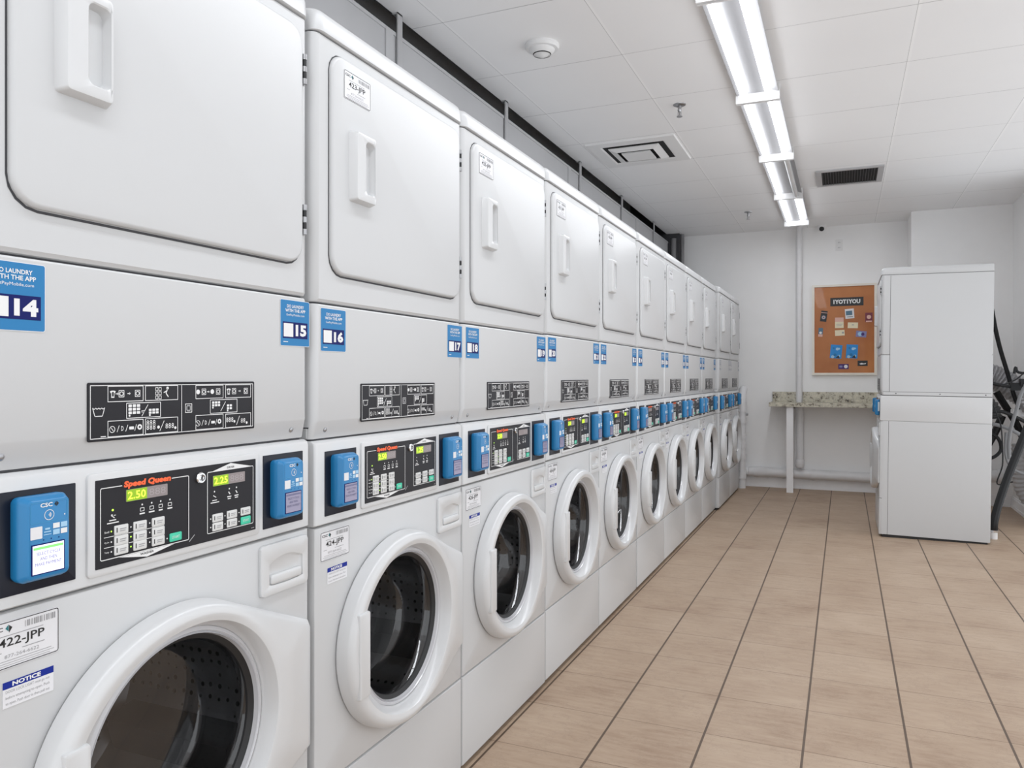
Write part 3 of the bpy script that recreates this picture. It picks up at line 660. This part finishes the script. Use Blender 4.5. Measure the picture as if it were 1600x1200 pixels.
# ------------------------------------------------------------------ duct and straps behind the row
def f_duct(b):
    b.box(-1.15, -.72, -1.2, 8.30, 2.02, 2.615)
    b.box(-.735, -.716, -1.2, 8.30, 2.612, 2.628)
    for y in (1.1, 2.72, 5.02, 6.9): b.box(-1.155, -.714, y, y + .055, 2.015, 2.622)
single('air_duct', f_duct, ['duct'], 'long grey sheet metal duct running above and behind the machine row', 'duct')
for y, l in zip((2.82, 3.95, 5.27, 6.40, 7.60), ('nearest', 'second nearest', 'middle', 'second farthest', 'farthest')):
    single('duct_strap', lambda b: (b.box(-.7135, -.708, -.019, .019, 1.98, H), b.box(-.735, -.708, -.019, .019, H - .006, H), b.box(-.7145, -.7135, -.019, .019, 2.0, 2.6)), ['alu'],
           'thin grey hanger strap on the duct face, %s of the five' % l, 'strap', (0, y, 0), 'hanger straps of the duct')
def f_fit(b):
    b.box(-.78, -.60, 8.32, 8.50, 2.05, H, 0); b.cyl((-.585, 8.40, 2.05), (-.585, 8.40, H), .022, None, 1); b.cyl((-.66, 8.31, 2.05), (-.66, 8.31, 2.66), .028, None, 1)
single('dark_riser', f_fit, ['darkmetal', 'hose_grey'], 'dark metal riser where the duct meets the back wall', 'riser')

# ------------------------------------------------------------------ ceiling items
def fixture(y, lab, off=False, grp='fluorescent fixtures in the ceiling row'):
    e = empty('ceiling_light', (.608, y, H)); tag(e, lab, 'ceiling light', grp)
    part('housing', 'fx_h', lambda b: (b.box(-.072, .072, .012, 1.206, -.024, 0), b.loft([[(-.105, t, -.040), (-.075, t, -.030), (-.030, t, -.034), (.030, t, -.034), (.075, t, -.030), (.105, t, -.040), (.105, t, -.038), (.075, t, -.026), (-.075, t, -.026), (-.105, t, -.038)] for t in (.012, 1.206)])), ['lamp_body'], e)
    for k, x in enumerate((-.062, .062)):
        unlit = off and k == 1
        part('lamp_tube', 'fx_t%s' % unlit, lambda b: b.cyl((0, .028, 0), (0, 1.190, 0), .019, None, 0, 16), ['tube_off' if unlit else 'tube'], e, (x, 0, -.0585), 'unlit tube' if unlit else 'glowing white tube')
    ld = bpy.data.lights.get('tube_light')
    if ld is None:
        ld = bpy.data.lights.new('tube_light', 'AREA'); ld.shape = 'RECTANGLE'; ld.size = .17; ld.size_y = 1.16; ld.color = (.955, .985, 1.03)
        ld.energy = LAMP_WATTS
    lo = bpy.data.objects.new('tube_light', ld); COL.objects.link(lo); lo.parent = e; lo.location = (0, .61, -.086)
    for yy in (0, 1.200):
        part('end_bracket', 'fx_b', lambda b: (b.box(-.112, .112, 0, .010, -.078, 0), b.box(-.112, .112, -.0005, .0105, -.082, -.070), b.cyl((-.062, -.008, -.0585), (-.062, .02, -.0585), .014), b.cyl((.062, -.008, -.0585), (.062, .02, -.0585), .014)), ['fixture'], e, (0, yy, 0))
FX = [(6.735, 'farthest twin tube ceiling light, ending at the back wall', False), (5.515, 'twin tube ceiling light with one tube unlit, second from the back wall', True),
      (4.295, 'twin tube ceiling light with both tubes lit, third from the back wall', False), (3.075, 'nearest visible twin tube ceiling light, cut off by the top frame edge', False),
      (1.855, 'twin tube ceiling light next nearer than the one cut by the frame', False), (.635, 'twin tube ceiling light above the camera position', False), (-.585, 'twin tube ceiling light behind the camera position', False)]
for y, l, o in FX: fixture(y, l, o)
single('smoke_detector', lambda b: (b.lathe((0, 0, 0), (0, 0, -1), [(0, .078), (.012, .080), (.022, .074), (.024, .060), (.034, .054), (.046, .040), (.048, .028), (.056, .018), (.058, .003)], 0, 36, False, True),
        b.lathe((0, 0, -.0445), (0, 0, -1), [(0, .0425), (.0035, .0400)], 1, 36, False, False)), ['fixture', 'slot'], 'round white smoke detector on the ceiling', 'smoke detector', (-.262, 3.345, H))
def f_spr(b):
    b.lathe((0, 0, 0), (0, 0, -1), [(0, .036), (.004, .035), (.010, .022), (.011, .010), (.030, .010)], 0, 24, False, True)
    b.cyl((0, 0, -.03), (0, 0, -.042), .012, .009); b.box(-.010, -.007, -.003, .003, -.066, -.040); b.box(.007, .010, -.003, .003, -.066, -.040)
    b.cyl((0, 0, -.066), (0, 0, -.070), .016); b.cyl((0, 0, -.042), (0, 0, -.066), .004)
single('sprinkler_head', f_spr, ['steel'], 'chrome sprinkler head near the white ceiling diffuser', 'sprinkler', (.172, 4.39, H), 'ceiling sprinklers')
single('sprinkler_head', f_spr, ['steel'], 'smaller far sprinkler head just before the back wall', 'sprinkler', (.205, 7.50, H), 'ceiling sprinklers')
ev = empty('ceiling_diffuser', (-.262, 5.195, H)); tag(ev, 'square white stepped air diffuser with dark gaps', 'air vent')
def sqring(b, ro, ri, z0, z1, mi=0):
    def sq(r, z): return [(-r, -r, z), (r, -r, z), (r, r, z), (-r, r, z)]
    b.loft([sq(ro, z0), sq(ri, z1)], mi, False, False)
part('frame', 'vf', lambda b: (sqring(b, .300, .296, 0, -.010), sqring(b, .296, .215, -.010, -.012), sqring(b, .215, .205, -.012, -.003)), ['fixture'], ev, smooth=False)
part('cone', 'vc1', lambda b: (sqring(b, .172, .125, -.014, -.030), sqring(b, .172, .125, -.010, -.026), sqring(b, .125, .125, -.026, -.030)), ['fixture'], ev, smooth=False)
part('cone', 'vc2', lambda b: (b.box(-.098, .098, -.098, .098, -.034, -.026)), ['fixture'], ev, smooth=False)
part('backing', 'vb', lambda b: b.box(-.21, .21, -.21, .21, -.0045, -.0015), ['slot'], ev, smooth=False)
eg = empty('return_grille', (1.068, 6.46, H)); tag(eg, 'dark slatted ceiling return grille with grey frame', 'air vent')
part('frame', 'gf', lambda b: (b.box(-.235, -.195, -.245, .245, -.012, 0), b.box(.195, .235, -.245, .245, -.012, 0), b.box(-.195, .195, -.245, -.215, -.012, 0), b.box(-.195, .195, .215, .245, -.012, 0)), ['alu'], eg, smooth=False)
part('slats', 'gs', lambda b: [b.box(-.19 + k * .019, -.187 + k * .019, -.212, .212, -.010, -.003) for k in range(21)], ['darkmetal'], eg, smooth=False)
part('backing', 'gb', lambda b: b.box(-.195, .195, -.215, .215, -.003, -.001), ['slot'], eg, smooth=False)
ec = empty('security_camera', (.822, 8.47, H)); tag(ec, 'small white dome camera with black eye at the back wall top', 'camera')
part('camera_body', 'sc1', lambda b: (b.cyl((0, 0, 0), (0, 0, -.02), .045, .042), b.lathe((0, 0, -.02), (0, 0, -1), [(0, .042), (.02, .040), (.038, .028), (.044, .004)])), ['fixture'], ec)
part('lens', 'sc2', lambda b: b.lathe((0, -.030, -.040), (-.2, -1, -.3), [(0, .024), (.008, .023), (.013, .012), (.014, .002)]), ['rubber'], ec)

# ------------------------------------------------------------------ back wall items
def f_vpipe(b):
    b.cyl((.604, 8.455, .86), (.604, 8.455, H), .031, None, 0, 24); b.cyl((.612, 8.44, .28), (.612, 8.44, .86), .037, None, 0, 24)
    b.lathe((.612, 8.44, .222), (0, 0, 1), [(0, .015), (.008, .034), (.03, .044), (.085, .044), (.095, .040)], 0, 24, True, False)
    b.box(.575, .633, 8.48, 8.55, 2.2, 2.23); b.box(.575, .633, 8.48, 8.55, 1.3, 1.33)
single('standpipe', f_vpipe, ['pipe'], 'vertical painted pipe passing through the granite shelf on back wall', 'pipe')
def f_hpipe(b):
    b.cyl((.105, 8.49, .165), (1.60, 8.49, .150), .050, None, 0, 24); b.cyl((.16, 8.488, .164), (.30, 8.488, .163), .056, None, 0, 24); b.cyl((.72, 8.488, .158), (.76, 8.488, .158), .055, None, 0, 24)
    pass
single('drain_pipe', f_hpipe, ['pipe'], 'thick horizontal painted drain pipe along the foot of back wall', 'pipe')
def f_corner(b):
    x, y = .045, 8.36
    b.cyl((x, y, 0), (x, y, .90), .040, None, 0, 20)
    for z0, z1 in ((.10, .16), (.30, .36), (.42, .47), (.52, .56), (.68, .74), (.80, .90)): b.cyl((x, y, z0), (x, y, z1), .047, None, 0, 20)
    b.tube([(x, y, .88), (x, y + .02, .96), (x, y + .09, 1.02), (x, y + .15, 1.03)], .042, 0, 16)
    b.cyl((x + .045, y - .01, .775), (x + .065, y - .01, .775), .014, None, 1); b.cyl((x, 8.38, .165), (x, 8.48, .165), .045); b.cyl((x, 8.49, .165), (x + .058, 8.49, .165), .05)
single('corner_pipe', f_corner, ['pipe', 'steel'], 'vertical white jointed pipe at the far end of the machine row', 'pipe')
# granite shelf
es = empty('granite_shelf', (.33, 8.17, 0)); tag(es, 'speckled cream granite shelf on the back wall with white legs', 'shelf')
def f_top(b):
    # slab notched round the standpipe
    b.box(0, .240, 0, .378, .866, .906); b.box(.309, 1.24, 0, .378, .866, .906); b.box(.240, .309, 0, .250, .866, .906); b.box(.240, .309, .322, .378, .866, .906)
part('shelf_top', 'gt', f_top, ['granite'], es, smooth=False)
part('backsplash', 'gb2', lambda b: (b.box(.008, .2425, .356, .378, .906, 1.010), b.box(.3065, 1.24, .356, .378, .906, 1.010)), ['granite'], es, smooth=False)
part('leg', 'gl', lambda b: (b.box(.168, .232, .030, .050, 0, .866), b.box(.168, .180, .050, .095, 0, .866)), ['trimpaint'], es, smooth=False)
part('leg', 'gl2', lambda b: b.box(1.15, 1.21, .030, .090, 0, .866), ['trimpaint'], es, smooth=False)
part('bracket', 'gbr', lambda b: (b.box(.195, .225, .30, .375, .40, .866), b.box(.172, .225, .090, .375, .840, .866)), ['trimpaint'], es, smooth=False)
# corkboard
bx0, bx1, bz0, bz1 = .728, 1.332, 1.185, 2.110; BY = 8.55
ek = empty('corkboard', (bx0, BY, bz0)); tag(ek, 'orange cork notice board with ivory frame on the back wall', 'notice board')
w_, h_ = bx1 - bx0, bz1 - bz0
part('cork_panel', 'cp', lambda b: b.box(.02, w_ - .02, -.020, -.002, .02, h_ - .02), ['cork'], ek, smooth=False)
part('frame', 'cf', lambda b: (b.box(0, .022, -.034, 0, 0, h_), b.box(w_ - .022, w_, -.034, 0, 0, h_), b.box(.022, w_ - .022, -.034, 0, 0, .022), b.box(.022, w_ - .022, -.034, 0, h_ - .022, h_)), ['boardframe'], ek, smooth=False)
# crop coordinates of the board (988x1200 crop) to metres on the board
def bp(cx, cy): return (bx0 + .022 + (cx - 155) / 665 * (w_ - .044), bz0 + .022 + (1075 - cy) / 952 * (h_ - .044))
def note(name, x0, y0, x1, y1, base, label, deco=None, rot=0, cat='notice'):
    (ax, az), (bx, bz) = bp(x0, y1), bp(x1, y0); W2 = (bx - ax) / 2; H2 = (bz - az) / 2
    b = MB(); b.box(-W2, W2, -.0012, 0, -H2, H2, 0)
    if deco:
        # flat artwork laid on the paper, x right, z up, facing the room
        d = MB(); deco(d, W2, H2)
        b.add([(p[1], -.0012 - p[0], p[2]) for p in d.v], d.f, 0); b.m[-len(d.m):] = d.m
    mats = base
    o = obj(name, b.mesh(name, mats, False), None, ((ax + bx) / 2, BY - .0205, (az + bz) / 2)); o.rotation_euler = (0, R(rot), 0)
    tag(o, label, cat); return o
M['n_pink'] = mat('pale_pink_paper', (.72, .45, .38), .6); M['n_cream'] = mat('cream_paper', (.80, .72, .52), .6)
M['n_black'] = mat('black_card', (.02, .022, .025), .5); M['n_red'] = mat('dark_red_card', (.18, .03, .05), .5); M['n_lilac'] = mat('lilac_card', (.22, .22, .42), .5)
M['n_blue'] = mat('bright_blue_card', (.01, .25, .65), .4); M['n_teal'] = mat('slate_blue', (.08, .17, .25), .5); M['n_purple'] = mat('deep_purple', (.05, .015, .15), .5)
def d_banner(d, w, h):
    d.text('1YOT1YOU', 0, .001, w * 1.62, h * 1.05, .0005, 1, .05)
note('banner_notice', 335, 245, 703, 338, ['n_black', 'print'], 'black paper banner reading 1YOT1YOU at the top of the corkboard', d_banner, 0, 'sign')
note('flyer', 225, 385, 298, 505, ['n_black', 'n_teal', 'n_pink'], 'dark flyer at upper left of the corkboard', lambda d, w, h: (d.disc(0, -.012, w * .7, .0006, 1), d.ringf(0, -.012, w * .5, .006, .0008, 2), d.rect(-w, w, h * .6, h * .68, .0006, 2)), 8)
note('flyer', 500, 372, 600, 478, ['paper', 'n_teal', 'grey_print'], 'white card with slate picture below the black banner', lambda d, w, h: (d.rect(-w * .8, w * .6, -h * .3, h * .6, .0006, 1), d.rect(-w * .6, w * .7, -h * .75, -h * .55, .0006, 2)), -4)
note('flyer', 388, 465, 485, 580, ['n_cream', 'n_pink', 'grey_print'], 'pink and cream receipt near the middle of the corkboard', lambda d, w, h: (d.rect(-w, w, h * .2, h, .0006, 1), d.rect(-w * .7, w * .7, -h * .3, -h * .22, .0006, 2), d.rect(-w * .7, w * .5, -h * .6, -h * .52, .0006, 2)))
note('business_card', 530, 522, 642, 585, ['n_cream', 'grey_print'], 'cream card to the right of the pink receipt', lambda d, w, h: (d.rect(-w * .2, w * .2, 0, h * .3, .0006, 1)), 2, 'card')
note('business_card', 388, 603, 495, 665, ['n_cream', 'grey_print'], 'cream card directly below the pink receipt', lambda d, w, h: (d.disc(w * .65, 0, w * .22, .0006, 1)), -3, 'card')
note('flyer', 722, 420, 802, 522, ['n_red', 'n_pink'], 'dark red flyer at the upper right edge of the corkboard', lambda d, w, h: (d.disc(0, .004, w * .6, .0006, 1), d.rect(-w * .8, w * .8, -h, -h * .7, .0006, 1)))
note('flyer', 200, 575, 250, 672, ['n_teal', 'print', 'n_pink'], 'small patterned sticker at the left edge of the corkboard', lambda d, w, h: (d.disc(0, h * -.1, w * .6, .0006, 1), d.rect(-w, w, -h, -h * .45, .0006, 2)), 4, 'sticker')
note('business_card', 620, 618, 735, 685, ['n_lilac', 'pale_blue', 'n_purple'], 'lilac card at right below the cream card', lambda d, w, h: (d.disc(-w * .2, 0, h * .7, .0006, 1), d.disc(w * .3, 0, h * .5, .0008, 2)), 6, 'card')
def d_blue(d, w, h):
    random.seed(5)
    for i in range(7):
        d.disc(random.uniform(-.7, .7) * w, random.uniform(-.8, .8) * h, w * random.uniform(.14, .3), .0006 + i * .0001, random.choice((1, 2)))
    d.poly([(w * .0, -h * .9), (w * .5, -h * .5), (w * .7, -h * .95)], .0016, 3)
note('flyer', 335, 765, 465, 915, ['n_blue', 'pale_blue', 'sky', 'n_black'], 'left of the two bright blue flyers low on the corkboard', d_blue, 5)
note('flyer', 512, 765, 640, 915, ['n_blue', 'pale_blue', 'sky', 'n_black'], 'right of the two bright blue flyers low on the corkboard', d_blue, 3)
note('business_card', 638, 942, 748, 1000, ['n_black', 'print'], 'black card with white mark at lower right of the corkboard', lambda d, w, h: (d.poly([(-w * .7, -h * .2), (-w * .3, -h * .5), (w * .6, -h * .3), (w * .7, h * .1), (w * .2, -.002), (-w * .2, h * .15)], .0006, 1)), 0, 'card')
note('business_card', 425, 978, 540, 1033, ['n_purple', 'print', 'n_lilac'], 'purple card with pale disc at the bottom of the corkboard', lambda d, w, h: (d.disc(w * .45, 0, h * .7, .0006, 1), d.rect(-w * .8, -w * .2, -h * .4, h * .4, .0006, 2)), 0, 'card')
def f_outlet(b):
    b.box(-.035, .035, -.006, 0, -.058, .058, 0)
    for z in (-.026, .026): b.box(-.017, .017, -.009, -.006, z - .016, z + .016, 0); b.box(-.008, -.005, -.0095, -.009, z - .006, z + .006, 1); b.box(.005, .008, -.0095, -.009, z - .006, z + .006, 1)
single('wall_outlet', f_outlet, ['beige_plate', 'seam'], 'double wall outlet high above the corkboard', 'outlet', (.984, 8.55, 2.515), smooth=False)
single('blank_wall_plate', lambda b: (b.box(-.062, .062, -.006, 0, -.058, .058), b.box(-.050, .050, -.008, -.006, -.046, .046), b.cyl((-.03, -.010, 0), (-.03, -.008, 0), .004), b.cyl((.03, -.010, 0), (.03, -.008, 0), .004)), ['wallpaint'], 'painted blank wall plate to the right of the high outlet', 'wall plate', (1.452, 8.55, 2.520))

# ------------------------------------------------------------------ hoses and ducts behind the freestanding stack
def tube(name, pts, r, m, label, cat, **kw):
    return single(name, lambda b: b.tube(pts, r, 0, **kw), [m], label, cat)
tube('rubber_hose', [(2.012, 6.75, 1.86), (2.06, 7.0, 1.82), (2.12, 7.2, 1.72), (2.155, 7.25, 1.55), (2.195, 7.28, 1.38), (2.245, 7.3, 1.20), (2.29, 7.3, 1.02), (2.33, 7.3, .90)], .016, 'hose', 'black hose arching down from the top back of the freestanding stack', 'hose')
tube('rubber_hose', [(2.395, 6.80, 1.25), (2.32, 6.79, 1.17), (2.25, 6.78, 1.05), (2.215, 6.77, .92), (2.18, 6.77, .78), (2.165, 6.77, .66), (2.17, 6.77, .55)], .013, 'hose_grey', 'thin grey hose crossing in front of the silver duct', 'hose')
tube('rubber_hose', [(2.37, 6.62, 1.10), (2.275, 6.60, .86), (2.18, 6.57, .60), (2.11, 6.53, .41), (2.05, 6.48, .23), (2.022, 6.45, .12), (2.020, 6.45, .065)], .028, 'hose', 'thick black hose slanting down to the floor beside the freestanding stack', 'hose')
tube('rubber_hose', [(1.975, 7.1, .62), (2.08, 7.1, .52), (2.165, 7.1, .58), (2.15, 7.12, .68), (2.06, 7.12, .73), (1.975, 7.1, .74)], .013, 'hose', 'black hose loop low behind the freestanding stack', 'hose')
tube('rubber_hose', [(1.975, 6.98, .87), (2.12, 6.98, .90), (2.22, 7.0, .87), (2.34, 7.02, .80), (2.41, 7.05, .74)], .014, 'hose', 'black hose sagging across the middle of the tangle', 'hose')
tube('rubber_hose', [(1.995, 6.87, .81), (2.10, 6.83, .80), (2.20, 6.83, .76), (2.30, 6.84, .70), (2.41, 6.85, .66)], .014, 'hose_grey', 'grey hose lying just under the sagging black one', 'hose')
tube('rubber_hose', [(2.20, 7.5, 1.04), (2.26, 7.5, .93), (2.34, 7.5, .78), (2.41, 7.5, .60)], .028, 'hose', 'thick black hose dropping behind the grey hoses', 'hose')
tube('rubber_hose', [(2.02, 7.55, .36), (2.10, 7.55, .50), (2.19, 7.55, .68), (2.25, 7.55, .84)], .030, 'hose', 'thick black hose rising from low behind the stack', 'hose')
tube('rubber_hose', [(2.17, 6.9, .74), (2.17, 6.9, .56), (2.22, 6.9, .46), (2.32, 6.9, .43), (2.40, 6.9, .50)], .011, 'hose_grey', 'thin grey hose curving up against the right wall', 'hose')
tube('power_cable', [(2.40, 6.72, 1.50), (2.36, 6.72, 1.42), (2.33, 6.72, 1.28), (2.28, 6.72, 1.18), (2.26, 6.72, 1.08)], .006, 'hose', 'thin black cable hanging at the right frame edge', 'cable')
tube('power_cable', [(2.40, 6.90, 1.31), (2.33, 6.90, 1.25), (2.24, 6.90, 1.15), (2.14, 6.90, 1.10)], .005, 'hose', 'thin black cable running down to the black clamp', 'cable')
tube('power_cable', [(2.05, 6.79, 1.00), (2.09, 6.77, .88), (2.11, 6.74, .80), (2.12, 6.74, .66), (2.12, 6.74, .50), (2.09, 6.76, .36), (2.19, 6.76, .38)], .005, 'hose', 'thin black cable dangling under the coiled dark duct', 'cable')
def f_flex(b):
    b.tube([(1.99, 7.64, 1.19), (2.10, 7.64, 1.185), (2.20, 7.64, 1.16), (2.30, 7.63, 1.10), (2.41, 7.62, 1.02)], .105, 0, 24, 9, .05)
single('flexible_duct', f_flex, ['foil'], 'crinkled silver flexible duct between the freestanding stack and right wall', 'duct')
def f_flex2(b): b.tube([(2.42, 7.13, 1.16), (2.37, 7.13, 1.05), (2.36, 7.13, .96), (2.41, 7.13, .90)], .07, 0, 22, 9, .04)
single('flexible_duct', f_flex2, ['foil'], 'second crinkled silver duct bulging at the right frame edge', 'duct')
def f_coil(b): b.tube([(1.965, 7.26, .985), (2.06, 7.26, .94), (2.11, 7.27, .90), (2.12, 7.28, .84)], .080, 0, 22, 7, .09)
single('flexible_duct', f_coil, ['mesh_duct'], 'dark ribbed duct under the silver duct behind the stack', 'duct')
def f_clamp(b):
    b.tube([(2.10, 7.02, 1.115), (2.16, 7.02, 1.10), (2.24, 7.02, 1.09)], .014, 0, 8); b.cyl((2.09, 7.02, 1.10), (2.09, 7.02, 1.14), .012); b.box(2.22, 2.34, 7.00, 7.05, 1.06, 1.12)
    b.box(2.28, 2.40, 6.98, 7.06, 1.10, 1.15); b.cyl((2.31, 6.97, 1.10), (2.31, 6.99, 1.10), .014, None, 1); b.tube([(2.24, 7.0, 1.19), (2.25, 7.0, 1.24), (2.27, 7.0, 1.20), (2.38, 7.0, 1.19)], .010, 0, 8)
single('valve_clamp', f_clamp, ['hose', 'steel'], 'black valve clamp on top of the silver duct', 'clamp')
single('utility_box', lambda b: b.rr(2.27, 2.41, .850, .905, .006, 7.22, 7.32), ['trimpaint'], 'small white box at the right wall beneath the silver ducts', 'box')
bpy.data.objects['utility_box'].data.transform(Matrix(((0, 1, 0, 0), (1, 0, 0, 0), (0, 0, 1, 0), (0, 0, 0, 1))))
def f_corr(b): b.tube([(2.34, 7.35, .62), (2.335, 7.35, .50), (2.34, 7.36, .38), (2.36, 7.38, .26), (2.41, 7.38, .16)], .055, 0, 20, 7, .06)
single('corrugated_hose', f_corr, ['hose_pale'], 'pale grey corrugated hose bending into the right wall low down', 'hose')
def f_wp(b):
    b.cyl((2.00, 7.98, .28), (2.28, 7.98, .28), .055, None, 0, 20); b.lathe((2.28, 7.98, .28), (1, 0, 0), [(0, .062), (.05, .062), (.06, .05), (.08, .02)])
    b.cyl((1.99, 7.98, .0), (1.99, 7.98, .40), .045)
single('drain_elbow', f_wp, ['pipe'], 'fat white drain pipe near the right corner floor', 'pipe')
def f_stub(b): b.cyl((2.020, 6.45, 0), (2.020, 6.45, .05), .024, None, 0, 16); b.cyl((2.020, 6.45, .05), (2.020, 6.45, .064), .031, None, 1, 16)
single('hose_fitting', f_stub, ['trimpaint', 'chrome'], 'small white floor fitting under the thick slanting hose', 'fitting')
